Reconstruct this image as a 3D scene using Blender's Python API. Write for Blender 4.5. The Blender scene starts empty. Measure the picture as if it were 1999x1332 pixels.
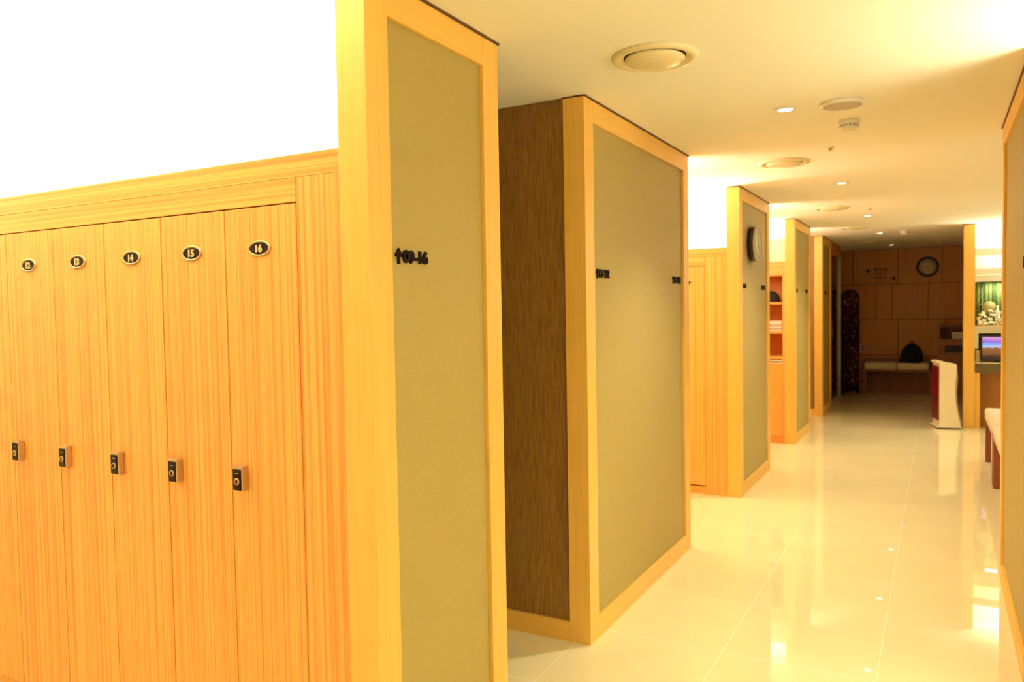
import bpy, bmesh, math, random
from mathutils import Vector, Matrix
random.seed(7)
S = bpy.context.scene
COL = S.collection
PI = math.pi

# ---------------------------------------------------------------- camera
cam_d = bpy.data.cameras.new('camera')
cam = bpy.data.objects.new('camera', cam_d); COL.objects.link(cam); S.camera = cam
R_ = Vector((0.87688842, 0.48039525, -0.01694408)); U_ = Vector((-0.00415677, 0.04282601, 0.9990739)); F_ = Vector((-0.48067601, 0.8760059, -0.03955053))
cam.matrix_world = Matrix(((R_.x, U_.x, -F_.x, 0), (R_.y, U_.y, -F_.y, 0), (R_.z, U_.z, -F_.z, 1.4815), (0, 0, 0, 1)))
cam_d.sensor_width = 36; cam_d.lens = 1519.26 / 1999 * 36
cam_d.dof.use_dof = True; cam_d.dof.focus_distance = 2.7; cam_d.dof.aperture_fstop = 4.5
cam_d.clip_start = 0.05

# ---------------------------------------------------------------- world, exposure
w = bpy.data.worlds.new('world'); S.world = w; w.use_nodes = True
w.node_tree.nodes['Background'].inputs[0].default_value = (1.0, 0.72, 0.38, 1)
w.node_tree.nodes['Background'].inputs[1].default_value = 0.0
S.view_settings.view_transform = 'Standard'; S.view_settings.look = 'None'
S.view_settings.gamma = 1; S.view_settings.use_curve_mapping = False
S.view_settings.exposure = 0.0
S.cycles.max_bounces = 10; S.cycles.diffuse_bounces = 6; S.cycles.glossy_bounces = 4
S.cycles.sample_clamp_indirect = 8; S.cycles.caustics_reflective = False; S.cycles.caustics_refractive = False

WARM = (1.0, 0.94, 0.68)
def area(name, loc, sx, sy, power, rot=(PI, 0, 0), col=WARM):
    d = bpy.data.lights.new(name, 'AREA'); d.shape = 'RECTANGLE'; d.size = sx; d.size_y = sy; d.energy = power; d.color = col
    o = bpy.data.objects.new(name, d); COL.objects.link(o); o.location = loc; o.rotation_euler = rot
    return o
# hidden strip lamps mostly lying on the locker tops, shining up to the ceiling
area('cove_and_fill_light', (-2.85, 1.84, 1.90), 2.7, 0.10, 185)          # over lockers 09-16
area('cove_and_fill_light', (-2.6, -0.35, 1.95), 2.4, 0.10, 12)          # bank behind the camera, same aisle
area('cove_and_fill_light', (-2.85, 4.42, 1.95), 2.6, 0.10, 120)          # far side of the second block
area('cove_and_fill_light', (-2.85, 6.25, 1.90), 2.7, 0.10, 110)          # third block, near side
area('cove_and_fill_light', (-2.85, 7.10, 1.95), 2.6, 0.10, 100)          # third block, far side
area('cove_and_fill_light', (-2.85, 8.98, 2.21), 2.7, 0.10, 70)          # over the shelf unit
area('cove_and_fill_light', (-2.85, 9.55, 1.95), 2.6, 0.10, 90)
area('cove_and_fill_light', (1.7, 3.0, 1.95), 2.2, 0.25, 105)             # aisle on the right, near
area('cove_and_fill_light', (1.7, 0.2, 1.95), 2.2, 0.10, 26)  # unseen extra uplight, added to brighten the right side and corridor ceiling
area('cove_and_fill_light', (1.9, 10.78, 2.10), 2.8, 0.08, 90)           # above the vanity
area('cove_and_fill_light', (1.9, 10.72, 1.88), 2.8, 0.05, 9)           # between the two vanity fascias
area('niche_light', (1.9, 10.74, 1.715), 2.8, 0.05, 22, rot=(0, 0, 0))     # shining down into the display niche

# ---------------------------------------------------------------- materials
def newmat(name):
    m = bpy.data.materials.new(name); m.use_nodes = True
    nt = m.node_tree; return m, nt, nt.nodes['Principled BSDF']
def plain(name, col, rough=0.5, metal=0.0, spec=0.5, emis=None, es=0.0, bump=0.0, bscale=200):
    m, nt, b = newmat(name)
    b.inputs['Base Color'].default_value = (*col, 1); b.inputs['Roughness'].default_value = rough
    b.inputs['Metallic'].default_value = metal; b.inputs['Specular IOR Level'].default_value = spec
    if emis: b.inputs['Emission Color'].default_value = (*emis, 1); b.inputs['Emission Strength'].default_value = es
    tc = nt.nodes.new('ShaderNodeTexCoord'); n = nt.nodes.new('ShaderNodeTexNoise'); n.inputs['Scale'].default_value = bscale
    nt.links.new(tc.outputs['Object'], n.inputs['Vector'])
    mx = nt.nodes.new('ShaderNodeMixRGB'); mx.blend_type = 'MULTIPLY'; mx.inputs[0].default_value = 0.06
    mx.inputs[1].default_value = (*col, 1); nt.links.new(n.outputs['Fac'], mx.inputs[2]); nt.links.new(mx.outputs[0], b.inputs['Base Color'])
    if bump:
        bp = nt.nodes.new('ShaderNodeBump'); bp.inputs['Strength'].default_value = bump; bp.inputs['Distance'].default_value = 0.001
        nt.links.new(n.outputs['Fac'], bp.inputs['Height']); nt.links.new(bp.outputs[0], b.inputs['Normal'])
    return m
def wood(name, c0, c1, scale, rough=0.38, lo=0.35, hi=0.65, detail=5, spec=0.5):
    """straight grain; scale = noise frequency per axis (small along the grain)"""
    m, nt, b = newmat(name)
    tc = nt.nodes.new('ShaderNodeTexCoord'); mp = nt.nodes.new('ShaderNodeMapping'); mp.inputs['Scale'].default_value = scale
    nt.links.new(tc.outputs['Object'], mp.inputs['Vector'])
    oi = nt.nodes.new('ShaderNodeObjectInfo'); ad = nt.nodes.new('ShaderNodeVectorMath'); ad.operation = 'MULTIPLY_ADD'
    cv = nt.nodes.new('ShaderNodeCombineXYZ')
    for i in range(3): nt.links.new(oi.outputs['Random'], cv.inputs[i])
    ad.inputs[1].default_value = (37, 37, 37); nt.links.new(cv.outputs[0], ad.inputs[0]); nt.links.new(mp.outputs[0], ad.inputs[2])
    n1 = nt.nodes.new('ShaderNodeTexNoise'); n1.inputs['Scale'].default_value = 1; n1.inputs['Detail'].default_value = detail; n1.inputs['Roughness'].default_value = 0.6
    nt.links.new(ad.outputs[0], n1.inputs['Vector'])
    r = nt.nodes.new('ShaderNodeValToRGB'); r.color_ramp.elements[0].position = lo; r.color_ramp.elements[1].position = hi
    r.color_ramp.elements[0].color = (*c0, 1); r.color_ramp.elements[1].color = (*c1, 1)
    nt.links.new(n1.outputs['Fac'], r.inputs[0]); nt.links.new(r.outputs[0], b.inputs['Base Color'])
    b.inputs['Roughness'].default_value = rough; b.inputs['Specular IOR Level'].default_value = spec
    bp = nt.nodes.new('ShaderNodeBump'); bp.inputs['Strength'].default_value = 0.08; bp.inputs['Distance'].default_value = 0.0006
    nt.links.new(n1.outputs['Fac'], bp.inputs['Height']); nt.links.new(bp.outputs[0], b.inputs['Normal'])
    return m
LW0, LW1 = (0.62, 0.21, 0.030), (0.90, 0.45, 0.100)
M = {}
M['lock_v'] = wood('locker_wood_vertical', LW0, LW1, (140, 140, 0.5), lo=0.32, hi=0.60)
M['lock_h'] = wood('locker_wood_horizontal', LW0, LW1, (0.5, 130, 130), lo=0.32, hi=0.60)
FW0, FW1 = (0.78, 0.45, 0.088), (0.84, 0.51, 0.108)
M['frame_v'] = wood('frame_wood_vertical', FW0, FW1, (120, 120, 3), rough=0.42)
M['frame_y'] = wood('frame_wood_along', FW0, FW1, (120, 3, 120), rough=0.42)
M['frame_x'] = wood('frame_wood_across', FW0, FW1, (3, 120, 120), rough=0.42)
M['dark_v'] = wood('dark_wood', (0.19, 0.085, 0.010), (0.33, 0.160, 0.024), (260, 260, 12), rough=0.5)
M['end_v'] = wood('end_wall_wood', (0.46, 0.19, 0.020), (0.56, 0.25, 0.032), (60, 60, 1.5), rough=0.45)
M['cab_v'] = wood('cabinet_wood', (0.22, 0.085, 0.02), (0.30, 0.12, 0.03), (60, 60, 1.5), rough=0.45)
M['red_v'] = wood('reddish_wood', (0.20, 0.045, 0.012), (0.30, 0.075, 0.02), (80, 80, 3), rough=0.35)
M['van_v'] = wood('vanity_wood', (0.30, 0.11, 0.012), (0.38, 0.15, 0.02), (80, 80, 2), rough=0.4)
M['shelf_in'] = wood('shelf_inside_wood', (0.50, 0.15, 0.03), (0.62, 0.21, 0.05), (80, 80, 2), rough=0.45)
M['ceil'] = plain('ceiling_paint', (0.95, 0.92, 0.85), 0.9, spec=0.15, bscale=300)
M['wall'] = plain('wall_paint', (0.88, 0.86, 0.80), 0.9, spec=0.15, bscale=300)
M['reveal'] = plain('reveal_brown', (0.12, 0.05, 0.015), 0.6)
M['white'] = plain('white_plastic', (0.82, 0.78, 0.68), 0.35)
M['vent'] = plain('vent_cream', (0.80, 0.70, 0.46), 0.3)
M['mesh'] = plain('speaker_grille', (0.55, 0.46, 0.38), 0.7, bump=0.4, bscale=900)
M['black'] = plain('black_plastic', (0.015, 0.010, 0.008), 0.35)
M['gap'] = plain('dark_gap', (0.035, 0.012, 0.003), 0.9)
M['letter'] = plain('black_letter', (0.012, 0.006, 0.004), 0.7, spec=0.1)
M['gold'] = plain('gold_rim', (0.55, 0.36, 0.17), 0.3, metal=0.5)
M['digit'] = plain('gold_digit', (0.80, 0.56, 0.28), 0.4)
M['plate'] = plain('plate_black', (0.014, 0.004, 0.002), 0.5, spec=0.2)
M['steel'] = plain('brushed_steel', (0.72, 0.62, 0.42), 0.3, metal=0.8)
M['alu'] = plain('aluminium_grey', (0.50, 0.46, 0.36), 0.4, metal=0.3)
M['cream'] = plain('cream_vinyl', (0.80, 0.70, 0.50), 0.45)
M['towel'] = plain('white_towel', (0.82, 0.76, 0.66), 0.95, bump=0.5, bscale=500)
M['towel_g'] = plain('grey_towel', (0.50, 0.44, 0.40), 0.95, bump=0.5, bscale=500)
M['bag'] = plain('black_fabric', (0.010, 0.008, 0.010), 0.9, bump=0.4, bscale=400)
M['navy'] = plain('navy_fabric', (0.012, 0.010, 0.035), 0.8)
M['pur'] = plain('purifier_cream', (0.84, 0.74, 0.54), 0.35)
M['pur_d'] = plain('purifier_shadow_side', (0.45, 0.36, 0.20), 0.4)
M['maroon'] = plain('purifier_maroon', (0.18, 0.008, 0.008), 0.15)
M['lamp'] = plain('lamp_glow', (1, 1, 1), 0.5, emis=(1.0, 0.85, 0.55), es=9)
M['mirror'] = plain('mirror', (0.80, 0.84, 0.72), 0.02, metal=1.0)
M['granite'] = plain('granite', (0.12, 0.085, 0.035), 0.2, bscale=60)
M['leaf'] = plain('leaf_green', (0.09, 0.20, 0.03), 0.4)
M['curtain'] = plain('green_curtain', (0.16, 0.24, 0.06), 0.8)
M['curtain_d'] = plain('green_curtain_dark', (0.07, 0.11, 0.03), 0.8)
M['woven'] = plain('woven_straw', (0.50, 0.46, 0.20), 0.8, bump=0.6, bscale=150)
M['shell'] = plain('pale_shell', (0.85, 0.82, 0.62), 0.4)
M['stone'] = plain('tan_stone', (0.50, 0.40, 0.20), 0.6, bscale=40)
M['clockface'] = plain('clock_face', (0.66, 0.60, 0.46), 0.35)
M['rim'] = plain('clock_rim_dark', (0.05, 0.012, 0.02), 0.3)
M['sock'] = plain('socket_plate', (0.52, 0.40, 0.25), 0.5)
M['sock_r'] = plain('socket_red', (0.30, 0.05, 0.02), 0.5)

def fabric():
    m, nt, b = newmat('panel_fabric')
    tc = nt.nodes.new('ShaderNodeTexCoord'); mp = nt.nodes.new('ShaderNodeMapping'); mp.inputs['Scale'].default_value = (120, 120, 420)
    nt.links.new(tc.outputs['Object'], mp.inputs['Vector'])
    n = nt.nodes.new('ShaderNodeTexNoise'); n.inputs['Scale'].default_value = 1; n.inputs['Detail'].default_value = 3
    nt.links.new(mp.outputs[0], n.inputs['Vector'])
    r = nt.nodes.new('ShaderNodeValToRGB'); r.color_ramp.elements[0].position = 0.3; r.color_ramp.elements[1].position = 0.7
    r.color_ramp.elements[0].color = (0.375, 0.285, 0.086, 1); r.color_ramp.elements[1].color = (0.420, 0.318, 0.098, 1)
    nt.links.new(n.outputs['Fac'], r.inputs[0]); nt.links.new(r.outputs[0], b.inputs['Base Color'])
    b.inputs['Roughness'].default_value = 0.55; b.inputs['Specular IOR Level'].default_value = 0.35
    bp = nt.nodes.new('ShaderNodeBump'); bp.inputs['Strength'].default_value = 0.12; bp.inputs['Distance'].default_value = 0.0006
    nt.links.new(n.outputs['Fac'], bp.inputs['Height']); nt.links.new(bp.outputs[0], b.inputs['Normal'])
    return m
M['fabric'] = fabric()
def floor_mat():
    m, nt, b = newmat('polished_tiles')
    tc = nt.nodes.new('ShaderNodeTexCoord'); mp = nt.nodes.new('ShaderNodeMapping')
    mp.inputs['Location'].default_value = (0.21 + 6.0, -0.3 + 6.0, 0)       # joints at x = -0.21 + 0.6k, y = 0.3 + 0.6k
    nt.links.new(tc.outputs['Object'], mp.inputs['Vector'])
    br = nt.nodes.new('ShaderNodeTexBrick'); br.offset = 0; br.inputs['Scale'].default_value = 1
    br.inputs['Brick Width'].default_value = 0.6; br.inputs['Row Height'].default_value = 0.6
    br.inputs['Mortar Size'].default_value = 0.0025; br.inputs['Mortar Smooth'].default_value = 0.3; br.inputs['Bias'].default_value = 0
    br.inputs['Color1'].default_value = (0.86, 0.76, 0.46, 1); br.inputs['Color2'].default_value = (0.83, 0.73, 0.435, 1)
    br.inputs['Mortar'].default_value = (0.96, 0.90, 0.70, 1)
    nt.links.new(mp.outputs[0], br.inputs['Vector'])
    n = nt.nodes.new('ShaderNodeTexNoise'); n.inputs['Scale'].default_value = 3; n.inputs['Detail'].default_value = 6
    nt.links.new(tc.outputs['Object'], n.inputs['Vector'])
    mx = nt.nodes.new('ShaderNodeMixRGB'); mx.blend_type = 'MULTIPLY'; mx.inputs[0].default_value = 0.12
    nt.links.new(br.outputs['Color'], mx.inputs[1]); nt.links.new(n.outputs['Fac'], mx.inputs[2]); nt.links.new(mx.outputs[0], b.inputs['Base Color'])
    b.inputs['Roughness'].default_value = 0.02; b.inputs['IOR'].default_value = 1.55
    return m
M['floor'] = floor_mat()
def glass_mat():
    m, nt, b = newmat('clear_glass')
    nt.nodes.remove(b); out = nt.nodes['Material Output']
    t = nt.nodes.new('ShaderNodeBsdfTransparent'); t.inputs[0].default_value = (0.75, 0.80, 0.70, 1)
    g = nt.nodes.new('ShaderNodeBsdfGlossy'); g.inputs['Roughness'].default_value = 0.02
    fr = nt.nodes.new('ShaderNodeFresnel'); fr.inputs[0].default_value = 1.45
    mx = nt.nodes.new('ShaderNodeMixShader'); nt.links.new(fr.outputs[0], mx.inputs[0]); nt.links.new(t.outputs[0], mx.inputs[1]); nt.links.new(g.outputs[0], mx.inputs[2])
    nt.links.new(mx.outputs[0], out.inputs[0]); return m
M['glass'] = glass_mat()
def lacquer():
    m, nt, b = newmat('painted_lacquer')
    tc = nt.nodes.new('ShaderNodeTexCoord'); v = nt.nodes.new('ShaderNodeTexVoronoi'); v.inputs['Scale'].default_value = 26
    nt.links.new(tc.outputs['Object'], v.inputs['Vector'])
    r = nt.nodes.new('ShaderNodeValToRGB'); cr = r.color_ramp; cr.interpolation = 'CONSTANT'
    cr.elements[0].position = 0; cr.elements[0].color = (0.012, 0.004, 0.006, 1)
    for pos, c in ((0.62, (0.16, 0.035, 0.03)), (0.76, (0.012, 0.004, 0.006)), (0.86, (0.36, 0.13, 0.05)), (0.91, (0.02, 0.01, 0.01)), (0.95, (0.30, 0.22, 0.16))):
        e = cr.elements.new(pos); e.color = (*c, 1)
    cr.elements[-1].color = (0.05, 0.06, 0.03, 1)
    sp = nt.nodes.new('ShaderNodeSeparateColor'); nt.links.new(v.outputs['Color'], sp.inputs[0]); nt.links.new(sp.outputs[0], r.inputs[0])
    nt.links.new(r.outputs[0], b.inputs['Base Color']); b.inputs['Roughness'].default_value = 0.3; return m
M['lacquer'] = lacquer(); M['lacq_k'] = plain('black_lacquer', (0.012, 0.005, 0.006), 0.25)
def screen_mat():
    m, nt, b = newmat('television_picture')
    tc = nt.nodes.new('ShaderNodeTexCoord'); sx = nt.nodes.new('ShaderNodeSeparateXYZ'); nt.links.new(tc.outputs['Generated'], sx.inputs[0])
    r = nt.nodes.new('ShaderNodeValToRGB'); cr = r.color_ramp
    cols = [(0.0, (0.02, 0.006, 0.01)), (0.12, (0.03, 0.01, 0.012)), (0.20, (0.22, 0.07, 0.02)), (0.50, (0.30, 0.12, 0.03)), (0.54, (0.55, 0.65, 0.95)), (0.66, (0.25, 0.45, 1.0)), (0.76, (0.30, 0.12, 0.75)), (1.0, (0.75, 0.35, 0.65))]
    cr.elements[0].position, cr.elements[0].color = 0, (*cols[0][1], 1); cr.elements[1].position = 1; cr.elements[1].color = (*cols[-1][1], 1)
    for p_, c in cols[1:-1]: e = cr.elements.new(p_); e.color = (*c, 1)
    nz = nt.nodes.new('ShaderNodeTexNoise'); nz.inputs['Scale'].default_value = 6; nt.links.new(tc.outputs['Generated'], nz.inputs['Vector'])
    ma = nt.nodes.new('ShaderNodeMath'); ma.operation = 'MULTIPLY_ADD'; ma.inputs[1].default_value = 0.16
    sb = nt.nodes.new('ShaderNodeMath'); sb.operation = 'SUBTRACT'; sb.inputs[1].default_value = 0.08
    nt.links.new(nz.outputs['Fac'], ma.inputs[0]); nt.links.new(sx.outputs['Z'], ma.inputs[2]); nt.links.new(ma.outputs[0], sb.inputs[0]); nt.links.new(sb.outputs[0], r.inputs[0])
    nt.links.new(r.outputs[0], b.inputs['Emission Color']); b.inputs['Emission Strength'].default_value = 1.0
    b.inputs['Base Color'].default_value = (0.01, 0.01, 0.01, 1); b.inputs['Roughness'].default_value = 0.1; return m
M['screen'] = screen_mat()

# ---------------------------------------------------------------- helpers
class MB:
    """collects shapes; build() links them as one mesh object"""
    def __init__(s, *mats): s.bm = bmesh.new(); s.mats = list(mats)
    def _mi(s, fs, mi):
        for f in fs: f.material_index = mi
    def box(s, x0, x1, y0, y1, z0, z1, mi=0, bev=0.0, rot=None):
        r = bmesh.ops.create_cube(s.bm, size=1); vs = r['verts']
        for v in vs: v.co = Vector(((x0 + x1) / 2 + v.co.x * (x1 - x0), (y0 + y1) / 2 + v.co.y * (y1 - y0), (z0 + z1) / 2 + v.co.z * (z1 - z0)))
        fs = {f for v in vs for f in v.link_faces}; s._mi(fs, mi)
        if bev:
            es = list({e for v in vs for e in v.link_edges})
            g = bmesh.ops.bevel(s.bm, geom=es, offset=bev, segments=2, affect='EDGES', profile=0.5)
            s._mi(g['faces'], mi)
        return s
    def lathe(s, prof, axis='z', c=(0, 0, 0), seg=40, mi=0, sx=1, sy=1):
        """prof: (r, h) list revolved about axis through c"""
        c = Vector(c); rings = []
        for r, h in prof:
            if r < 1e-6: rings.append([s.bm.verts.new(c + s._ax(0, 0, h, axis))])
            else: rings.append([s.bm.verts.new(c + s._ax(r * sx * math.cos(2 * PI * k / seg), r * sy * math.sin(2 * PI * k / seg), h, axis)) for k in range(seg)])
        for a, b in zip(rings, rings[1:]):
            for k in range(seg):
                k2 = (k + 1) % seg
                vs = [a[0], b[k], b[k2]] if len(a) == 1 else ([a[k], b[0], a[k2]] if len(b) == 1 else [a[k], b[k], b[k2], a[k2]])
                if len(a) == 1 and len(b) == 1: continue
                f = s.bm.faces.new(vs); f.material_index = mi; f.smooth = True
        for ring in (rings[0], rings[-1]):
            if len(ring) > 1:
                f = s.bm.faces.new(ring); f.material_index = mi
        return s
    def _ax(s, a, b, h, axis):
        return Vector((a, b, h)) if axis == 'z' else (Vector((h, a, b)) if axis == 'x' else Vector((a, h, b)))
    def prism(s, poly, axis, h0, h1, mi=0):
        a = [s.bm.verts.new(s._ax(u, v, h0, axis)) for u, v in poly]; b = [s.bm.verts.new(s._ax(u, v, h1, axis)) for u, v in poly]
        fs = [s.bm.faces.new(a), s.bm.faces.new(list(reversed(b)))]
        for k in range(len(poly)): k2 = (k + 1) % len(poly); fs.append(s.bm.faces.new([a[k2], a[k], b[k], b[k2]]))
        s._mi(fs, mi); return s
    def tube(s, pts, r, seg=8, mi=0):
        pts = [Vector(p) for p in pts]; rings = []
        for i, p in enumerate(pts):
            d = (pts[min(i + 1, len(pts) - 1)] - pts[max(i - 1, 0)]).normalized()
            u = d.orthogonal().normalized(); v = d.cross(u); rr = r[i] if isinstance(r, (list, tuple)) else r
            rings.append([s.bm.verts.new(p + rr * (u * math.cos(2 * PI * k / seg) + v * math.sin(2 * PI * k / seg))) for k in range(seg)])
        for a, b in zip(rings, rings[1:]):
            for k in range(seg): f = s.bm.faces.new([a[k], a[(k + 1) % seg], b[(k + 1) % seg], b[k]]); f.smooth = True; f.material_index = mi
        for ring in (rings[0], rings[-1]): s.bm.faces.new(ring).material_index = mi
        return s
    def text(s, body, mw, width, height, depth, mi=0, bold=0.02, align='CENTER', shear=0):
        """text in the local plane, scaled to width x height; mw places it (x right, y up, z out)"""
        cu = bpy.data.curves.new('t', 'FONT'); cu.body = body; cu.size = 1; cu.offset = bold; cu.extrude = 0.5; cu.resolution_u = 4
        o = bpy.data.objects.new('t', cu); COL.objects.link(o)
        dg = bpy.context.evaluated_depsgraph_get(); me = bpy.data.meshes.new_from_object(o.evaluated_get(dg))
        bpy.data.objects.remove(o); bpy.data.curves.remove(cu)
        if not me.vertices: return s
        xs = [v.co.x for v in me.vertices]; ys = [v.co.y for v in me.vertices]
        x0, x1, y0, y1 = min(xs), max(xs), min(ys), max(ys)
        for v in me.vertices:
            v.co = mw @ Vector(((v.co.x - (x0 + x1) / 2) / (x1 - x0) * width, (v.co.y - (y0 + y1) / 2) / (y1 - y0) * height, (v.co.z + 0.5) * depth))
        n0 = len(s.bm.faces); s.bm.from_mesh(me); s.bm.faces.ensure_lookup_table()
        for f in s.bm.faces[n0:]: f.material_index = mi
        bpy.data.meshes.remove(me); return s
    def build(s, name, parent=None, loc=None, rotz=0.0, smooth=False, sub=0):
        bmesh.ops.recalc_face_normals(s.bm, faces=s.bm.faces)
        me = bpy.data.meshes.new(name); s.bm.to_mesh(me); s.bm.free()
        for m in s.mats: me.materials.append(m)
        o = bpy.data.objects.new(name, me); COL.objects.link(o)
        if smooth:
            for p in me.polygons: p.use_smooth = True
        if sub: md = o.modifiers.new('sub', 'SUBSURF'); md.levels = sub; md.render_levels = sub
        if parent: o.parent = parent
        if loc is not None: o.location = loc
        if rotz: o.rotation_euler = (0, 0, rotz)
        return o
def thing(name, label, cat, loc=(0, 0, 0), rotz=0.0, group=None):
    o = bpy.data.objects.new(name, None); COL.objects.link(o); o.location = loc; o.rotation_euler = (0, 0, rotz)
    o.empty_display_size = 0.1
    return tag(o, label, cat, group)
def tag(o, label, cat, group=None):
    o['label'] = label; o['category'] = cat
    if group: o['group'] = group
    return o
def struct(mb, name):
    o = mb.build(name); o['kind'] = 'structure'; return o
def dup(root, loc, label, group=None):
    r = root.copy(); COL.objects.link(r); r.location = loc; r['label'] = label
    if group: r['group'] = group
    for ch in list(root.children):
        c = ch.copy(); COL.objects.link(c); c.parent = r
        for g in list(ch.children): d = g.copy(); COL.objects.link(d); d.parent = c
    return r
def frameM(origin, right, up):
    r = Vector(right).normalized(); u = Vector(up).normalized(); n = r.cross(u)
    return Matrix(((r.x, u.x, n.x, origin[0]), (r.y, u.y, n.y, origin[1]), (r.z, u.z, n.z, origin[2]), (0, 0, 0, 1)))

H = 2.4; XL = -1.335; XR = 0.292; XW = -4.25; XE = 3.4; YB = -1.6; YW = 14.6; PX1_ = .3725

# ---------------------------------------------------------------- structure
struct(MB(M['floor']).box(XW - .1, XE + .1, YB - .1, YW + .1, -0.1, 0), 'floor')
struct(MB(M['ceil']).box(XW - .1, XE + .1, YB - .1, YW + .1, H, H + 0.1), 'ceiling')
struct(MB(M['wall']).box(XW - .1, XW, YB, YW, 0, H), 'wall_left')
struct(MB(M['wall']).box(XE, XE + .1, YB, YW, 0, H), 'wall_right')
struct(MB(M['wall']).box(XW - .1, XE + .1, YB - .1, YB, 0, H), 'wall_front')
# end wall: wooden panels with fine seams
mb = MB(M['end_v'], M['gap']); mb.box(XW - .1, 0.75, YW + .006, YW + .1, 0, H, mi=1)
g = 0.004
rows = [(0, 0.606, [-2.4, -1.0, 0.2]), (0.606, 1.212, [-2.4, -1.2, -0.60, 0.1]), (1.212, 1.815, [-2.4, -1.5, -0.937, -0.694, -0.153, 0.45]), (1.815, H, [-2.4, -1.3, -0.60, 0.05])]
for z0, z1, xs in rows:
    e = [XW - .1] + xs + [0.75]
    for a, b in zip(e, e[1:]): mb.box(a + g, b - g, YW, YW + .02, z0 + g, z1 - g, bev=0.002)
struct(mb, 'wall_back')
struct(MB(M['wall']).box(XR + .1, XE, 4.78, 4.88, 0, H), 'wall_right_near')
struct(MB(M['wall']).box(PX1_, XE, 10.88, 10.98, 0, H), 'wall_vanity')
struct(MB(M['end_v']).box(0.75, 0.85, 10.98, YW + .1, 0, H), 'wall_right_far')
# white plastered backs above the lockers
struct(MB(M['wall']).box(XW, XL - .10, 2.27, 2.35, 0, H), 'wall_locker_back')
struct(MB(M['wall']).box(XW, XL - .10, 6.63, 6.71, 0, H), 'wall_locker_middle')
struct(MB(M['wall']).box(XW, XL - .10, 9.20, 9.28, 0, H), 'wall_shelf_back')

# ---------------------------------------------------------------- framed partitions along the corridor
TOP = 2.393
def partition(label, y0, y1, x=XL, side=1, w=0.10, near_panel=False, nx=None):
    """corridor face at x, thickness 0.1 away from the corridor (side=+1: face looks to +x)"""
    t = thing('partition', label, 'partition', (x, y0, 0), group='framed partitions lining the corridor')
    L = y1 - y0; s = -side
    def bx(mb, a, b, *r, **k): mb.box(min(s * a, s * b), max(s * a, s * b), *r, **k)
    for ya, yb in ((0, w), (L - w, L)):
        mb = MB(M['frame_v']); bx(mb, 0, .10, ya, yb, 0, TOP, bev=0.0015); mb.build('stile', t)
    for za, zb in ((0, 0.095), (TOP - 0.095, TOP)):
        mb = MB(M['frame_y']); bx(mb, 0, .099, w, L - w, za, zb, bev=0.0015); mb.build('rail', t)
    mb = MB(M['fabric']); bx(mb, .014, .086, w, L - w, 0.095, TOP - 0.095); mb.build('fabric_panel', t)
    mb = MB(M['reveal']); bx(mb, -.006, .10, 0.0, L + 0.006, TOP, H - 0.0005); mb.build('shadow_gap', t)
    if near_panel:        # end panel of dark wood facing the camera, with a pale base rail
        mb = MB(M['dark_v']); mb.box(XW - x + .002, -.10, .018, .10, 0.088, H - .002); o = mb.build('dark_wood_panel', t); o['label'] = 'dark brown grained wood panel'
        mb = MB(M['frame_x']); mb.box(XW - x + .002, -.10, .001, .10, 0, 0.088, bev=0.0015); mb.build('base_rail', t)
    return t
partition('nearest wooden framed partition with a single arrow number sign, beside the numbered lockers', 1.650, 2.362)
partition('wide framed partition with dark brown end panel and two number signs, second from the camera', 3.107, 4.685, near_panel=True)
partition('framed partition with the round clock hung on its green panel', 6.069, 7.269)
partition('narrow framed partition directly right of the open towel shelf', 8.664, 9.808)
partition('farthest framed partition, beside the glass screen of the dark end room', 11.068, 12.07, x=-1.357, near_panel=True)
partition('framed partition at the right edge of the photo, opposite the numbered lockers', 3.38, 4.88, x=XR, side=-1)

def cabinet_core(name, label, x0, x1, y0, y1, z1=1.93):
    t = thing(name, label, 'cabinet', (x0, y0, 0))
    MB(M['lock_v']).box(0, x1 - x0, 0, y1 - y0, 0.06, z1 - .02, bev=0.002).build('body', t)
    MB(M['lock_h']).box(0, x1 - x0, 0.0, y1 - y0, z1 - .02, z1, bev=0.002).build('top', t)
    MB(M['gap']).box(0.01, x1 - x0 - .01, 0.02, y1 - y0 - .02, 0, 0.06).build('plinth', t)
    return t
cabinet_core('locker_cabinet', 'locker cabinet behind the dark brown end panel, its doors facing away', XW + .002, XL - .102, 4.12, 4.66)
cabinet_core('locker_cabinet', 'locker cabinet backing onto the lockers behind the clock partition', XW + .002, XL - .102, 6.715, 7.24)
cabinet_core('locker_cabinet', 'locker cabinet backing onto the open towel shelf', XW + .002, XL - .102, 9.285, 9.78)

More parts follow.
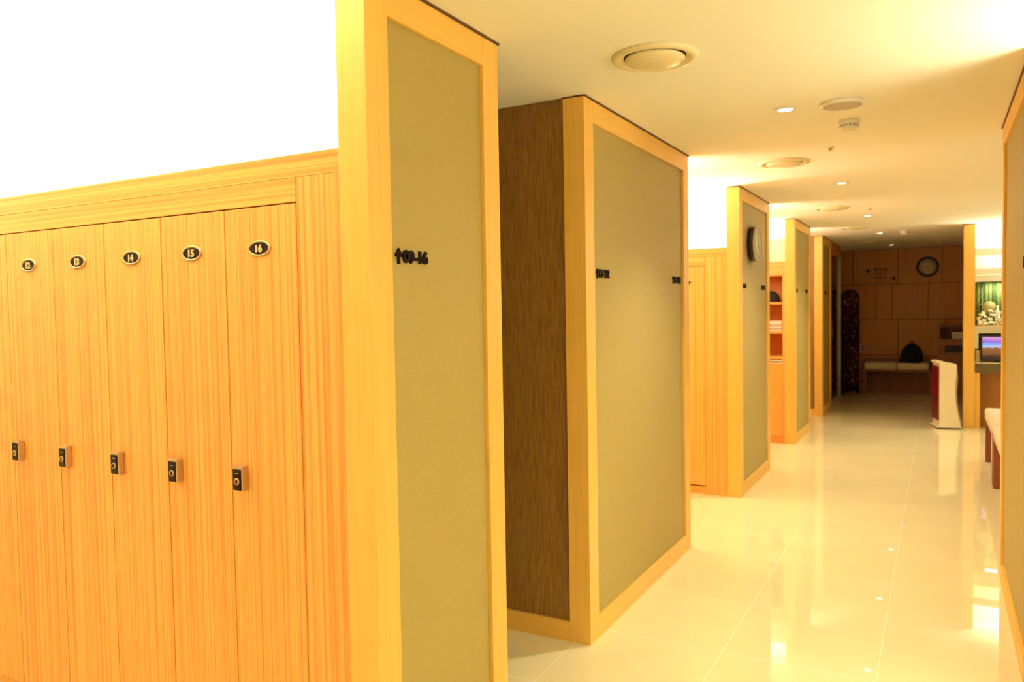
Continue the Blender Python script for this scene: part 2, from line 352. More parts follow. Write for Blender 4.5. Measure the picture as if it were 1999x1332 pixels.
# ---------------------------------------------------------------- lockers
LY = 1.673; LWD = 0.2952; DX = -1.617
def locker_proto(num):
    t = thing('locker', '', 'locker')
    MB(M['gap'], M['lock_v']).box(.001, LWD - .001, .020, .50, 0.06, 1.80, mi=0).build('body', t)
    d = MB(M['lock_v']).box(.0018, LWD - .0018, 0, .019, 0.07, 1.799, bev=0.0008).build('door', t)
    # oval number plate
    c = (LWD / 2, -.001, 1.677)
    mb = MB(M['plate'], M['gold'], M['digit'])
    def ell(a, b, n=48): return [(a * math.cos(2 * PI * k / n), b * math.sin(2 * PI * k / n)) for k in range(n)]
    mb.prism([(c[0] + u, c[2] + v) for u, v in ell(.0385, .0175)], 'y', -.0035, 0.0, mi=0)
    n = 56; prof = [(1.0, 0.0), (1.0, -.004), (.94, -.0058), (.88, -.0055), (.85, -.003)]
    rings = []
    for k_, h in prof:
        a = .0455 * k_ if k_ > .9 else .0455 - .0455 * (1 - k_); b = .0245 - .0455 * (1 - k_)
        rings.append([mb.bm.verts.new((c[0] + a * math.cos(2 * PI * k / n), h, c[2] + b * math.sin(2 * PI * k / n))) for k in range(n)])
    for A, B in zip(rings, rings[1:]):
        for k in range(n): f = mb.bm.faces.new([A[k], A[(k + 1) % n], B[(k + 1) % n], B[k]]); f.material_index = 1; f.smooth = True
    mb.text(num, frameM((c[0], -.0034, c[2]), (1, 0, 0), (0, 0, 1)), .0265, .0235, .002, mi=2, bold=.045)
    mb.build('number_plate', d)
    # cam lock box
    lx, lz = .050, .985
    mb = MB(M['gold'], M['plate'], M['steel'])
    mb.box(lx - .0200, lx + .0200, -.024, 0, lz - .038, lz + .038, mi=0, bev=.003)
    mb.box(lx - .0175, lx + .0165, -.0270, -.020, lz - .036, lz + .029, mi=1, bev=.002)
    mb.lathe([(.0105, -.026), (.0105, -.0295), (.008, -.031), (.006, -.0295), (.0, -.0292)], 'y', (lx + .001, 0, lz - .008), seg=28, mi=0)
    mb.box(lx - .001, lx + .003, -.0315, -.029, lz - .014, lz - .002, mi=1)
    mb.box(lx - .008, lx + .008, -.0276, -.0268, lz + .0165, lz + .018, mi=2)
    mb.build('lock', d)
    return t
where = {16: 'wooden locker numbered 16, at the right end of its row beside the nearest partition',
         15: 'wooden locker numbered 15, second from the right in the row', 14: 'wooden locker numbered 14, third from the right in the row',
         13: 'wooden locker numbered 13, between lockers 12 and 14', 12: 'wooden locker numbered 12, second from the left edge of the photo',
         11: 'wooden locker numbered 11, only its edge showing at the left of the photo', 10: 'wooden locker numbered 10, left of locker 11', 9: 'wooden locker numbered 9, at the left wall'}
for i, num in enumerate(range(16, 8, -1)):
    t = locker_proto('%02d' % num); t['label'] = where[num]; t['group'] = 'numbered lockers facing the camera'
    t.location = (DX - LWD * (i + 1), LY, 0)
# further bank, in the aisle before the clock partition
for i, num in enumerate((28, 27, 26)):
    t = locker_proto('%02d' % num); t['group'] = 'lockers left of the clock partition'
    t['label'] = ('wooden locker left of the clock partition, right end of the far bank', 'wooden locker second from the clock partition in the far bank', 'wooden locker third from the clock partition in the far bank')[i]
    t.location = (DX + .008 - LWD * (i + 1), 6.078, 0)
def surround(where, y, xr, xd, n):
    """fixed woodwork around a bank of lockers"""
    xl = XW + .002 - xr; d = xd - xr; e = d - n * LWD
    t = thing('locker_header', 'horizontal grained wooden header running above ' + where, 'header panel', (xr, y, 1.80))
    MB(M['lock_h']).box(xl, -.001, 0, .10, .073, .138, bev=.001).build('top_band', t)
    MB(M['lock_h']).box(xl, d - .001, .0005, .06, .003, .072, bev=.0008).build('top_rail', t)
    MB(M['white']).box(xl, -.001, .10, .59 if y < 3 else .55, .062, .072).build('cover_board', t)
    tag(MB(M['lock_v']).box(d + .001, -.001, 0, .10, 0.0, 1.872, bev=.0008).build('filler_panel', loc=(xr, y, 0)), 'vertical grained wooden filler panel at the right end of ' + where, 'panel')
    tag(MB(M['lock_v']).box(xl, e - .001, 0, .10, 0.0, 1.802, bev=.0008).build('filler_panel', loc=(xr, y, 0)), 'vertical grained wooden filler panel at the left end of ' + where, 'panel')
    tag(MB(M['lock_h']).box(e, d - .001, .012, .019, 0, .059).build('plinth', loc=(xr, y, 0)), 'low wooden plinth under ' + where, 'plinth')
surround('lockers 09 to 16', LY, -1.437, DX, 8)
surround('the far lockers', 6.078, -1.437, DX + .008, 3)
struct(MB(M['vent']).box(XW, XL - .10, 2.262, 2.27, H - .008, H), 'trim_1')

# ---------------------------------------------------------------- open towel shelf
SY = 8.70
t = thing('open_shelf_unit', 'tall wooden open shelf unit holding folded towels, between the third and fourth partitions', 'shelf', (-1.437, SY, 0))
SW = -.62
MB(M['lock_v']).box(-.030, -.001, 0, .40, 0.0, 1.80, bev=.001).box(SW, SW + .03, 0, .40, 0, 1.80, bev=.001).build('side_panel', t)
MB(M['lock_h']).box(XW + 1.439, -.001, -.004, .42, 1.80, 1.95, bev=.001).build('top_band', t)
o = MB(M['wall']).box(XW + 1.439, -.001, 0.02, .06, 1.95, 2.20).build('light_fascia', t); o['label'] = 'cream painted fascia above the shelf'
MB(M['shelf_in']).box(SW + .03, -.03, .36, .38, .90, 1.80).build('back_panel', t)
for z in (1.495, 1.180): MB(M['lock_h']).box(SW + .03, -.03, .004, .36, z, z + .025, bev=.001).build('shelf_board', t)
MB(M['lock_h']).box(SW + .03, -.03, 0, .36, .905, .935, bev=.001).build('counter_board', t)
dr = MB(M['lock_v']).box(SW + .03, -.03, 0, .02, .07, .86, bev=.001).build('cupboard_door', t)
MB(M['white']).box(SW + .03, -.03, -.004, .01, .862, .872).box(SW + .03, -.03, -.004, .01, .884, .896).build('pale_strip', t)
MB(M['lock_h']).box(SW + .03, -.03, .01, .03, 0, .066).build('plinth', t)
MB(M['lock_v']).box(XW + 1.439, SW - .001, 0, .40, 0, 1.80).build('blank_panel', t)
def towel(mb, x0, x1, y0, y1, z0, z1, mi=0):
    mb.box(x0, x1, y0, y1, z0, z1, mi=mi, bev=min(.012, (z1 - z0) * .42)); return mb
for k in range(6):
    z = 1.2055 + k * .0185; j = random.uniform(-.006, .006)
    mb = MB(M['towel'] if k % 2 == 0 or k > 3 else M['towel_g']); towel(mb, -.26 + j, .0, 0, .26, 0, .018)
    o = mb.build('folded_towel', loc=(-1.475, SY + .03 + j, z)); names = ['bottom', 'second from the bottom', 'third from the bottom', 'fourth from the bottom', 'second from the top', 'topmost']
    tag(o, ('pale' if (k % 2 == 0 or k > 3) else 'greyish') + ' folded towel on the open shelf, %s of its pile' % names[k], 'towel', 'towels on the open shelf')
# black cap on the top compartment
mb = MB(M['bag']); n = 20
prof = [(.15, 0), (.15, .006), (.10, .012), (.098, .05), (.085, .085), (.05, .115), (0, .125)]
mb.lathe(prof, 'z', seg=28, sy=.95); tag(mb.build('black_cap', loc=(-1.62, SY + .16, 1.5205)), 'black cap lying on the top board of the open shelf', 'hat')

# ---------------------------------------------------------------- signs
def arrow_poly(s=1.0):
    return [(-.10, -.5), (.10, -.5), (.10, .06), (.36, -.06), (.36, .10), (0, .5), (-.36, .10), (-.36, -.06), (-.10, .06)]
def sign_mesh(mw, body, width, height, arrow=None, depth=.006, mat='letter'):
    mb = MB(M[mat]); aw = height * 0.72 if arrow else 0; gp = height * 0.15 if arrow else 0
    if arrow:
        cx = -width / 2 + aw / 2; pts = [Vector((u * aw / .72, v * height * 1.12, 0)) for u, v in arrow_poly()]
        vs0 = [mb.bm.verts.new(mw @ Vector((cx + p.x, p.y, 0))) for p in pts]; vs1 = [mb.bm.verts.new(mw @ Vector((cx + p.x, p.y, depth))) for p in pts]
        mb.bm.faces.new(vs0); mb.bm.faces.new(vs1)
        for k in range(len(pts)): mb.bm.faces.new([vs0[k], vs0[(k + 1) % len(pts)], vs1[(k + 1) % len(pts)], vs1[k]])
    mw2 = mw @ Matrix.Translation(((aw + gp) / 2, 0, 0))
    mb.text(body, mw2, width - aw - gp, height, depth, bold=.05); return mb
def corridor_sign(yc, body, arrow, label, z=1.641, x=XL, width=.157, side=1, h=.040):
    face = x - side * .0135
    o = sign_mesh(frameM((0, 0, 0), (0, side, 0), (0, 0, 1)), body, width, h, arrow).build('number_sign', loc=(face, yc, z))
    return tag(o, label, 'sign', 'black locker number signs')
corridor_sign(1.856, '09-16', True, 'black raised sign reading up arrow 09-16 on the nearest partition')
corridor_sign(3.325, '17-22', True, 'black raised sign reading up arrow 17-22, left side of the wide partition')
corridor_sign(4.466, '23-28', False, 'black raised sign reading 23-28, right side of the wide partition')
corridor_sign(6.268, '29-34', False, 'small black number sign at the left of the clock partition')
corridor_sign(7.035, '35-40', False, 'small black number sign at the right of the clock partition')
corridor_sign(8.855, '41-46', False, 'small black number sign at the left of the partition beside the towel shelf')
corridor_sign(9.57, '47-52', False, 'small black number sign at the right of the partition beside the towel shelf')
corridor_sign(11.30, '53-58', False, 'tiny black number sign on the farthest left partition')
corridor_sign(3.715, '01-08', False, 'black number sign cut off by the right edge of the photo', x=XR, side=-1, h=.045)

# ---------------------------------------------------------------- clocks
t = thing('wall_clock', 'round silver wall clock with black back, seen edge-on on the third partition', 'clock', (XL - .0135, 6.53, 1.985))
MB(M['black']).lathe([(.128, 0), (.140, .006), (.140, .040), (.134, .046)], 'x', seg=56).build('body', t)
MB(M['alu']).lathe([(.118, .046), (.150, .046), (.152, .054), (.146, .064), (.132, .066), (.130, .058), (.118, .056)], 'x', seg=56).build('rim', t)
MB(M['clockface']).lathe([(.131, .056), (.131, .0585), (0, .0585)], 'x', seg=56).build('dial', t)
mb = MB(M['black'])
for k in range(12):
    a = k * PI / 6; mb.prism([(.112 * math.sin(a) + u * math.cos(a) + v * math.sin(a), .112 * math.cos(a) - u * math.sin(a) + v * math.cos(a)) for u, v in ((-.002, -.008), (.002, -.008), (.002, .008), (-.002, .008))], 'x', .0585, .0595)
mb.build('dial_markings', t)['kind'] = 'stuff'
mb = MB(M['black']); mb.box(.0600, .0615, -.003, .003, -.01, .085); mb.prism([(0, .004), (.06, -.035), (.057, -.041), (-.003, -.004)], 'x', .0600, .0615); mb.build('hands', t)

t = thing('wall_clock', 'round wall clock with dark rim and cream dial on the brown end wall', 'clock', (-.163, YW - .001, 2.082))
mb = MB(M['rim']); mb.lathe([(.13, 0), (.162, 0), (.168, -.012), (.160, -.030), (.142, -.036), (.132, -.022), (.13, -.010)], 'y', seg=56); mb.build('rim', t)
MB(M['clockface']).lathe([(.133, -.004), (.133, -.012), (0, -.012)], 'y', seg=56).build('dial', t)
mb = MB(M['black'])
for k in range(12):
    mb.text(str(k or 12), frameM((.105 * math.sin(k * PI / 6), -.012, .105 * math.cos(k * PI / 6)), (1, 0, 0), (0, 0, 1)), .017 if 0 < k < 10 else .024, .022, .001, bold=.01)
mb.build('dial_markings', t)['kind'] = 'stuff'
mb = MB(M['black']); mb.prism([(-.003, 0), (.003, 0), (.024, -.055), (.017, -.058)], 'y', -.0155, -.0140); mb.prism([(0, .004), (-.004, -.002), (-.085, -.020), (-.085, -.014)], 'y', -.0175, -.0160); mb.build('hands', t)

# ---------------------------------------------------------------- direction sign on the end wall
def wall_text(name, label, rows_, arrow_x, arrow_dir, zc):
    t = thing(name, label, 'sign', (-.868, YW - .0005, zc))
    f = frameM((0, 0, 0), (1, 0, 0), (0, 0, 1))
    big, small, bw, sw = rows_
    MB(M['letter']).text(big, f @ Matrix.Translation((0, .022, 0)), bw, .072, .006, bold=.01).build('large_lettering', t)
    MB(M['letter']).text(small, f @ Matrix.Translation((0, -.048, 0)), sw, .026, .004, bold=.01).build('small_lettering', t)
    s = arrow_dir; pts = [(-.5, -.07), (.06, -.07), (-.06, -.34), (.10, -.34), (.5, 0), (.10, .34), (-.06, .34), (.06, .07), (-.5, .07)]
    mb = MB(M['letter']); mb.prism([(arrow_x + u * s * .085, v * .10) for u, v in pts], 'y', -.006, 0); mb.build('arrow', t)
wall_text('direction_sign', 'dark lettering on the end wall with an arrow pointing left, above the other line', ('\ud654\uc7a5\uc2e4', 'Toilet', .21, .19), -.182, -1, 2.045)
wall_text('direction_sign', 'dark lettering on the end wall with an arrow pointing right, lower line', ('\uc0ac\uc6b0\ub098', 'Sauna', .20, .13), .192, 1, 1.905)

# ---------------------------------------------------------------- ceiling fittings
def vent(x, y, label, r=.158):
    t = thing('ceiling_vent', label, 'vent', (x, y, H), group='round disc vents in the ceiling')
    MB(M['vent']).lathe([(r, 0), (r, -.004), (r - .008, -.012), (r - .024, -.015), (r - .040, -.006), (r - .046, -.001)], seg=64).build('ring', t)
    MB(M['vent']).lathe([(.108, -.006), (.109, -.012), (.10, -.020), (.07, -.026), (.03, -.029), (0, -.030)], seg=64).build('disc', t)
    MB(M['gap']).lathe([(.112, -.0005), (.112, -.003), (0, -.003)], seg=48).build('throat', t)
for x, y, lb in ((-.915, 2.79, 'large round cream disc vent nearest the camera, above the first two partitions'), (-.875, 5.26, 'round cream disc vent second from the camera'),
                 (-.89, 7.98, 'round cream disc vent third from the camera'), (-.875, 10.16, 'round cream disc vent fourth from the camera'), (-.945, 12.58, 'round disc vent in the ceiling of the dark end room')):
    vent(x, y, lb)
def downlight(x, y, label, power):
    t = thing('downlight', label, 'downlight', (x, y, H), group='recessed downlights along the corridor')
    MB(M['white']).lathe([(.056, 0), (.056, -.004), (.050, -.007), (.040, -.006), (.034, -.0015)], seg=40).build('trim_ring', t)
    MB(M['lamp']).lathe([(.033, -.001), (.031, -.004), (0, -.006)], seg=32).build('bulb', t)
    d = bpy.data.lights.new('downlight_beam', 'SPOT'); d.energy = power; d.color = (1.0, .94, .68); d.spot_size = math.radians(105); d.spot_blend = 1.0; d.shadow_soft_size = .04
    o = bpy.data.objects.new('downlight_beam', d); COL.objects.link(o); o.location = (x, y, H - .02)
for x, y, lb, pw in ((-.640, 1.300, 'round downlight above the camera, out of the photo', 14), (-.634, 3.853, 'bright round downlight nearest the camera, left of the round speaker', 130), (-.646, 6.387, 'bright round downlight second from the camera', 130),
                     (-.65, 8.897, 'bright round downlight third from the camera', 110), (-.67, 11.17, 'dim round downlight fourth from the camera, before the dark room', 3), (-.645, 13.51, 'small round downlight in the ceiling of the dark end room', 1.0)):
    downlight(x, y, lb, pw)
t = thing('ceiling_speaker', 'round white ceiling speaker with grey grille, right of the nearest downlight', 'speaker', (-.387, 3.867, H))
MB(M['white']).lathe([(.094, 0), (.094, -.010), (.088, -.017), (.080, -.018), (.078, -.012)], seg=56).build('rim', t)
MB(M['mesh']).lathe([(.079, -.008), (.079, -.0165), (.05, -.019), (0, -.020)], seg=48).build('grille', t)
def detector(x, y, label):
    t = thing('smoke_detector', label, 'detector', (x, y, H))
    MB(M['white']).lathe([(.052, 0), (.052, -.014), (.048, -.020), (.040, -.021)], seg=40).build('base', t)
    MB(M['white']).lathe([(.043, -.020), (.043, -.034), (.036, -.044), (.022, -.047), (0, -.048)], seg=40).build('head', t)
    mb = MB(M['gap'])
    for k in range(14):
        a = k * 2 * PI / 14; mb.tube([(.0432 * math.cos(a), .0432 * math.sin(a), -.024), (.0432 * math.cos(a), .0432 * math.sin(a), -.032)], .0018, seg=5)
    mb.build('slots', t)
detector(-.397, 4.264, 'white smoke detector just beyond the round ceiling speaker')
detector(-.383, 11.07, 'small white smoke detector at the far end of the corridor ceiling')
def sprinkler(x, y, label):
    t = thing('sprinkler', label, 'sprinkler', (x, y, H))
    MB(M['white']).lathe([(.026, 0), (.026, -.003), (.018, -.006), (0, -.006)], seg=28).build('cover_plate', t)
    MB(M['steel']).lathe([(.008, -.006), (.006, -.016), (.014, -.018), (.014, -.020), (0, -.020)], seg=20).build('nozzle', t)
sprinkler(-.559, 4.923, 'tiny ceiling sprinkler between the smoke detector and the second vent'); sprinkler(-.58, 8.22, 'tiny ceiling sprinkler near the third downlight')
sprinkler(-.42, 13.1, 'tiny ceiling sprinkler in the dark end room')

# ---------------------------------------------------------------- post and vanity on the right
PY = 10.58; PX0 = .256; PX1 = .372
t = thing('wooden_post', 'plain pale wooden end post standing beside the white air purifier', 'post', (PX0, PY, 0))
MB(M['frame_v']).box(0, PX1 - PX0, 0, .32, 0, TOP, bev=.002).build('shaft', t)
MB(M['reveal']).box(-.005, PX1 - PX0, -.005, .32, TOP, H - .0005).build('shadow_gap', t)

VX = PX1 + .001; VE = XE
t = thing('vanity_counter', 'granite topped wooden vanity counter behind the right-hand stools', 'counter', (VX, PY + .02, 0))
L = VE - VX - .01
MB(M['granite']).box(0, L, 0, .275, .655, .765, bev=.003).build('granite_top', t)
MB(M['cream']).box(0, L, -.003, .275, .7655, .776, bev=.003).build('counter_edge', t)
MB(M['frame_v']).box(.0, .055, .01, .27, 0, .655, bev=.001).build('side_panel', t)
MB(M['van_v']).box(.055, L, .16, .18, 0, .655).build('back_panel', t)
t = thing('light_fascia', 'cream light trough with glowing gap mounted above the vanity mirror', 'light fixture', (VX, PY + .02, 0))
MB(M['wall']).box(0, L, 0, .02, 2.02, 2.11).box(0, L, .02, .10, 2.02, 2.03).build('upper_trough', t)
MB(M['wall']).box(0, L, 0, .02, 1.80, 1.875).box(0, L, .02, .27, 1.78, 1.79).build('lower_trough', t)
MB(M['wall']).box(0, L, .005, .02, 1.722, 1.785).build('valance', t)
# display niche above, mirror below
t = thing('display_niche', 'wall niche with green drapes above the television on the vanity', 'niche', (VX, PY + .05, 1.185))
MB(M['cream']).box(0, L, 0, .24, 0, .022, bev=.002).build('ledge', t)
mb = MB(M['curtain'], M['curtain_d'])
for k in range(26):
    x = .04 + k * .04; mb.lathe([(.026, .024), (.022, .3), (.026, .54)], 'z', (x, .215, 0), seg=10, mi=(1 if k % 3 == 1 else 0))
mb.box(0, 1.1, .225, .24, .023, .54, mi=0); mb.build('drapes', t)
o = MB(M['mirror']).box(VX + .002, VE - .02, 10.868, 10.878, .80, 1.18).build('wall_mirror'); tag(o, 'mirror fixed on the wall behind the television', 'mirror')
# pebbles and shells: nobody could count them
mb = MB(M['shell'], M['stone'], M['white'])
for k in range(300):
    x = random.uniform(.0, .9); y = random.uniform(-.03, .08); z = random.uniform(0, 1) * (.02 + .19 * (y + .03) / .11) + .01; r = random.uniform(.010, .026)
    prof = [(0, -r * .6), (r * .7, -r * .4), (r, 0), (r * .7, r * .4), (0, r * .6)]
    mb.lathe(prof, 'z', (x, y, z), seg=9, mi=random.choice((0, 0, 1, 2)), sx=random.uniform(.8, 1.3), sy=random.uniform(.7, 1))
o = mb.build('shells_and_pebbles', loc=(VX + .03, PY + .06, 1.2075)); tag(o, 'heap of pale shells and pebbles on the ledge above the television', 'decoration'); o['kind'] = 'stuff'
# woven round fan
t = thing('round_fan', 'round woven straw fan standing among the shells above the television', 'fan', (VX + .150, PY + .20, 1.34))
mb = MB(M['woven']); mb.lathe([(0, -.004), (.065, -.004), (.068, -.001), (.065, .003), (0, .003)], 'y', (0, 0, .085), seg=40); mb.build('blade', t)
MB(M['stone']).lathe([(.012, -.007), (.012, -.004), (0, -.004)], 'y', (0, 0, .085), seg=20).tube([(0, 0, .02), (0, .005, -.12)], .005).build('handle', t)
# leafy plant at the left of the niche
t = thing('leafy_plant', 'small green leafy plant at the left end of the niche ledge', 'plant', (VX + .075, PY + .185, 1.2075))
MB(M['white']).lathe([(.022, 0), (.030, .05), (.032, .06), (.027, .06), (.024, .05), (0, .048)], seg=28).build('pot', t)
mb = MB(M['leaf'])
for k in range(34):
    a = random.uniform(0, 2 * PI); z = random.uniform(.10, .46); r = random.uniform(.01, .045); p = Vector((r * math.cos(a), r * math.sin(a) * .7, z))
    d = Vector((math.cos(a), math.sin(a) * .6, random.uniform(-.3, .8))).normalized(); s = d.cross(Vector((0, 0, 1))).normalized(); l = random.uniform(.03, .05)
    vs = [mb.bm.verts.new(p + q) for q in (Vector((0, 0, 0)), d * l * .4 + s * l * .32, d * l, d * l * .4 - s * l * .32)]
    mb.bm.faces.new(vs)
    mb.bm.faces.new([mb.bm.verts.new(v.co + Vector((0, 0, -.0015))) for v in reversed(vs)])
mb.build('leaves', t)
MB(M['stone']).tube([(0, 0, .045), (.004, .004, .2), (-.004, .0, .44)], .003, seg=6).build('stem', t)
t = thing('glass_vase', 'slim pale green vase behind the round fan above the television', 'vase', (VX + .232, PY + .19, 1.2075 + .08))
MB(M['shell']).lathe([(.02, -.08), (.026, -.04), (.03, .02), (.016, .09), (.011, .13), (.016, .15), (.012, .15), (.008, .12), (0, .1)], seg=28).build('body', t)
# television
TX = .428 + .0
t = thing('television', 'small black television showing a blue and purple picture on the vanity counter', 'television', (TX, PY + .05, .7765))
MB(M['black']).box(0, .50, 0, .035, .02, .325, bev=.004).build('housing', t)
MB(M['screen']).box(.022, .478, -.0015, .002, .045, .298).build('screen', t)
MB(M['black']).box(.16, .34, -.02, .07, 0, .010, bev=.003).box(.22, .28, .012, .04, .009, .03).build('stand', t)
t = thing('tissue_box', 'small tan box standing on the vanity counter left of the television', 'box', (VX + .008, PY + .06, .7765))
MB(M['stone']).box(0, .042, 0, .09, 0, .135, bev=.003).build('carton', t)
MB(M['cream']).box(.004, .038, .01, .08, .135, .142, bev=.002).build('lid', t)

# ---------------------------------------------------------------- padded benches by the right wall
def bench(y0, y1, label):
    t = thing('padded_bench', label, 'bench', (.385, y0, 0), group='padded benches along the right side')
    L = y1 - y0; W_ = .42
    for x, y in ((0, 0), (0, L - .05), (W_ - .05, 0), (W_ - .05, L - .05)):
        MB(M['red_v']).box(x, x + .045, y, y + .05, 0, .415, bev=.002).build('leg', t)
    MB(M['red_v']).box(.004, W_ - .004, .004, L - .004, .385, .418, bev=.002).build('seat_frame', t)
    mb = MB(M['cream']); mb.box(-.006, W_ + .006, -.002, L + .002, .418, .500, bev=.022); mb.build('cushion', t, smooth=True)
    MB(M['cream']).tube([(-.004, .02, .418), (-.004, L - .02, .418)], .004).build('piping', t)
bench(7.34, 8.44, 'cream padded bench with reddish legs, farther of the two by the right wall')
bench(6.10, 7.24, 'cream padded bench with reddish legs, nearer of the two, half hidden by the right partition')

# ---------------------------------------------------------------- air purifier
t = thing('air_purifier', 'white floor standing air purifier with glossy maroon front beside the wooden post', 'air purifier', (.012, 10.40, 0), rotz=math.radians(14))
side = [(.0, .035), (.0, .72), (.0, .775), (.015, .79), (.050, .795), (.075, .775), (.165, .770), (.182, .755), (.178, .66), (.165, .52), (.165, .40), (.178, .27), (.205, .13), (.225, .06), (.228, .035)]
mb = MB(M['pur']); mb.prism(side, 'y', 0, .30); bmesh.ops.bevel(mb.bm, geom=[e for e in mb.bm.edges if abs(e.verts[0].co.y - e.verts[1].co.y) < 1e-6], offset=.006, segments=2, affect='EDGES'); mb.build('body', t)
MB(M['maroon']).box(-.016, .001, .012, .288, .10, .735, bev=.007).build('front_panel', t)
MB(M['black']).box(-.018, -.014, .10, .20, .30, .36, bev=.001).build('air_inlet', t)
mb = MB(M['pur']); mb.box(-.03, .235, -.012, .312, .012, .036, bev=.006); mb.build('base', t)
MB(M['black']).box(-.022, .225, -.004, .304, 0, .012).build('foot', t)
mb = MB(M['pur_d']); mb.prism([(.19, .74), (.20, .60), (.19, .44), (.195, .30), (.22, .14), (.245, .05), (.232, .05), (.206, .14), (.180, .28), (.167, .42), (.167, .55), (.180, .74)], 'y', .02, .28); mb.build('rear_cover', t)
MB(M['pur']).box(-.028, .045, .03, .27, .775, .800, bev=.008).build('top_flap', t)

# ---------------------------------------------------------------- end room: glass, folding screen, bench, cabinet
t = thing('glass_partition', 'clear glass partition with pale metal post beside the folding screen', 'glass partition', (-1.40, 12.08, 0))
MB(M['glass']).box(-.005, .005, .0, 1.26, .05, 2.22).build('glass_pane', t)
MB(M['alu']).box(-.04, .035, 1.26, 1.31, 0, 2.22, bev=.003).build('metal_post', t)
MB(M['end_v']).box(-.05, .04, 0, 1.31, 2.22, H - .001).build('header', t)
MB(M['alu']).box(-.03, .03, 0, 1.26, 0, .05, bev=.002).build('floor_rail', t)
MB(M['steel']).tube([(.03, .9, .95), (.06, .9, .95), (.06, .9, 1.25), (.03, .9, 1.25)], .008).build('handle', t)

t = thing('folding_screen', 'dark lacquer folding screen with floral inlay and arched top beside the glass partition', 'folding screen', (-1.385, 13.70, 0))
def leaf_panel(p0, p1):
    a = Vector(p0); b = Vector(p1); d = (b - a); L = d.length; ang = math.atan2(d.y, d.x)
    def arch(m, top): return [(m, .06), (L - m, .06), (L - m, top)] + [(L - m - (L - 2 * m) * k / 12, top + .085 * max(0, math.sin(PI * k / 12)) ** .8) for k in range(1, 12)] + [(m, top)]
    mb = MB(M['lacq_k']); mb.prism(arch(0, 1.64), 'y', -.012, .012); mb.box(0, .03, -.012, .012, 0, .06); mb.box(L - .03, L, -.012, .012, 0, .06)
    o = mb.build('leaf', t, loc=(a.x, a.y, 0), rotz=ang)
    mb = MB(M['lacquer'])
    for z0, z1 in ((.12, .50), (.54, .98), (1.02, 1.30)): mb.box(.035, L - .035, -.017, .017, z0, z1, bev=.002)
    q = [(.035, 1.34), (L - .035, 1.34), (L - .035, 1.60)] + [(L - .035 - (L - .07) * k / 10, 1.60 + .07 * math.sin(PI * k / 10)) for k in range(1, 10)] + [(.035, 1.60)]
    mb.prism(q, 'y', -.016, .016); mb.build('inlay', o)
leaf_panel((0, 0), (.215, .40)); leaf_panel((.205, .435), (-.02, .80))

t = thing('cushioned_bench', 'dark wooden bench with two cream cushions against the brown end wall', 'bench', (-1.13, 14.12, 0))
MB(M['cab_v']).box(0, 1.125, 0, .47, .365, .405, bev=.002).build('seat_board', t)
MB(M['cab_v']).box(0, 1.125, .44, .475, .405, .56, bev=.002).build('back_rail', t)
MB(M['cab_v']).box(.03, .085, .01, .06, 0, .365).build('leg', t); MB(M['cab_v']).box(.99, 1.05, .01, .06, 0, .365).build('leg', t)
MB(M['cab_v']).box(.02, 1.105, .42, .45, 0, .365).build('kick_board', t)
for a, b in ((.045, .522), (.532, .998)): MB(M['cream']).box(a, b, -.01, .43, .406, .515, bev=.018).build('cushion', t, smooth=True)

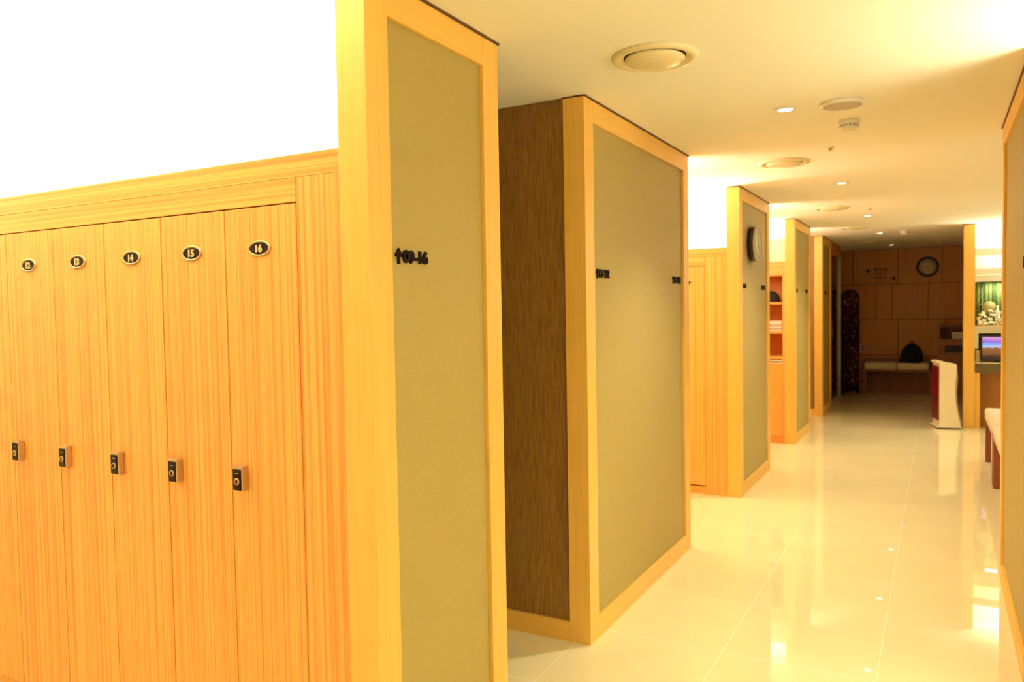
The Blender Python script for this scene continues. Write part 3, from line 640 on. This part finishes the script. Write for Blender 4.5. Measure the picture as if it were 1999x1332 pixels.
# backpack on the bench
t = thing('backpack', 'black rounded backpack sitting on the cream cushions of the end bench', 'backpack', (-.385, 14.30, .5165))
def blob(mb, c, r, top=1.0, seg=24, rings=14, mi=0):
    prof = [(0, 0)]
    for k in range(1, rings):
        a = k / rings; z = a; rr = (1 - abs(2 * a - .62) ** 3.2) if a < .81 else 0
        prof.append((a, z))
    pts = [(.80, 0.0), (.96, .06), (1.0, .2), (.98, .4), (.90, .58), (.76, .74), (.56, .88), (.3, .97), (0, 1.0)]
    mb.lathe([(u, v * r[2]) for u, v in pts], 'z', c, seg=seg, mi=mi, sx=r[0], sy=r[1])
mb = MB(M['bag']); blob(mb, (0, 0, 0), (.165, .12, .31)); mb.build('main_body', t, smooth=True)
mb = MB(M['bag']); blob(mb, (.02, -.085, .0), (.12, .06, .18)); mb.build('front_pocket', t, smooth=True)
mb = MB(M['navy']); blob(mb, (-.125, -.05, 0), (.07, .06, .11)); mb.build('side_bundle', t, smooth=True)
mb = MB(M['bag']); mb.tube([(-.03, .02, .30), (-.02, .02, .335), (.02, .02, .335), (.03, .02, .30)], .007); mb.build('handle', t)

t = thing('towel_cabinet', 'dark wooden cabinet with open niche in the far right corner of the end room', 'cabinet', (.005, 14.10, 0))
W_ = .74
mb = MB(M['cab_v']); mb.box(0, W_, 0, .49, .0, .69).box(0, W_, 0, .49, .81, .905).box(0, .085, 0, .49, .69, .81).box(0, .02, 0, .49, .905, 1.10).box(W_ - .02, W_, 0, .49, .69, 1.10).box(.02, W_ - .02, .45, .49, .69, 1.10).box(-.005, W_, -.005, .49, 1.10, 1.125); mb.build('carcass', t)
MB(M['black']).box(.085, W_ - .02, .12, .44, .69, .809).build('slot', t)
MB(M['cab_v']).box(.02, W_ / 2 - .003, -.012, 0, .05, .66, bev=.002).build('door', t); MB(M['cab_v']).box(W_ / 2 + .003, W_ - .02, -.012, 0, .05, .66, bev=.002).build('door', t)
for k in range(3):
    mb = MB(M['towel']); towel(mb, 0, .24, 0, .22, 0, .036)
    tag(mb.build('folded_towel', loc=(.185 - .004 * k, 14.12, .9055 + .037 * k)), ('bottom', 'middle', 'top')[k] + ' white folded towel of the pile in the dark corner cabinet', 'towel', 'towels in the corner cabinet')
t = thing('wall_socket', 'small pale socket plate low on the end wall beside the folding screen', 'socket', (-1.155, YW - .0005, .73))
MB(M['sock']).box(-.042, .040, -.010, 0, -.06, .06, bev=.003).build('cover', t)
MB(M['sock_r']).box(-.010, .032, -.014, -.009, .006, .046, bev=.002).box(-.010, .032, -.014, -.009, -.044, -.006, bev=.002).build('outlet', t)
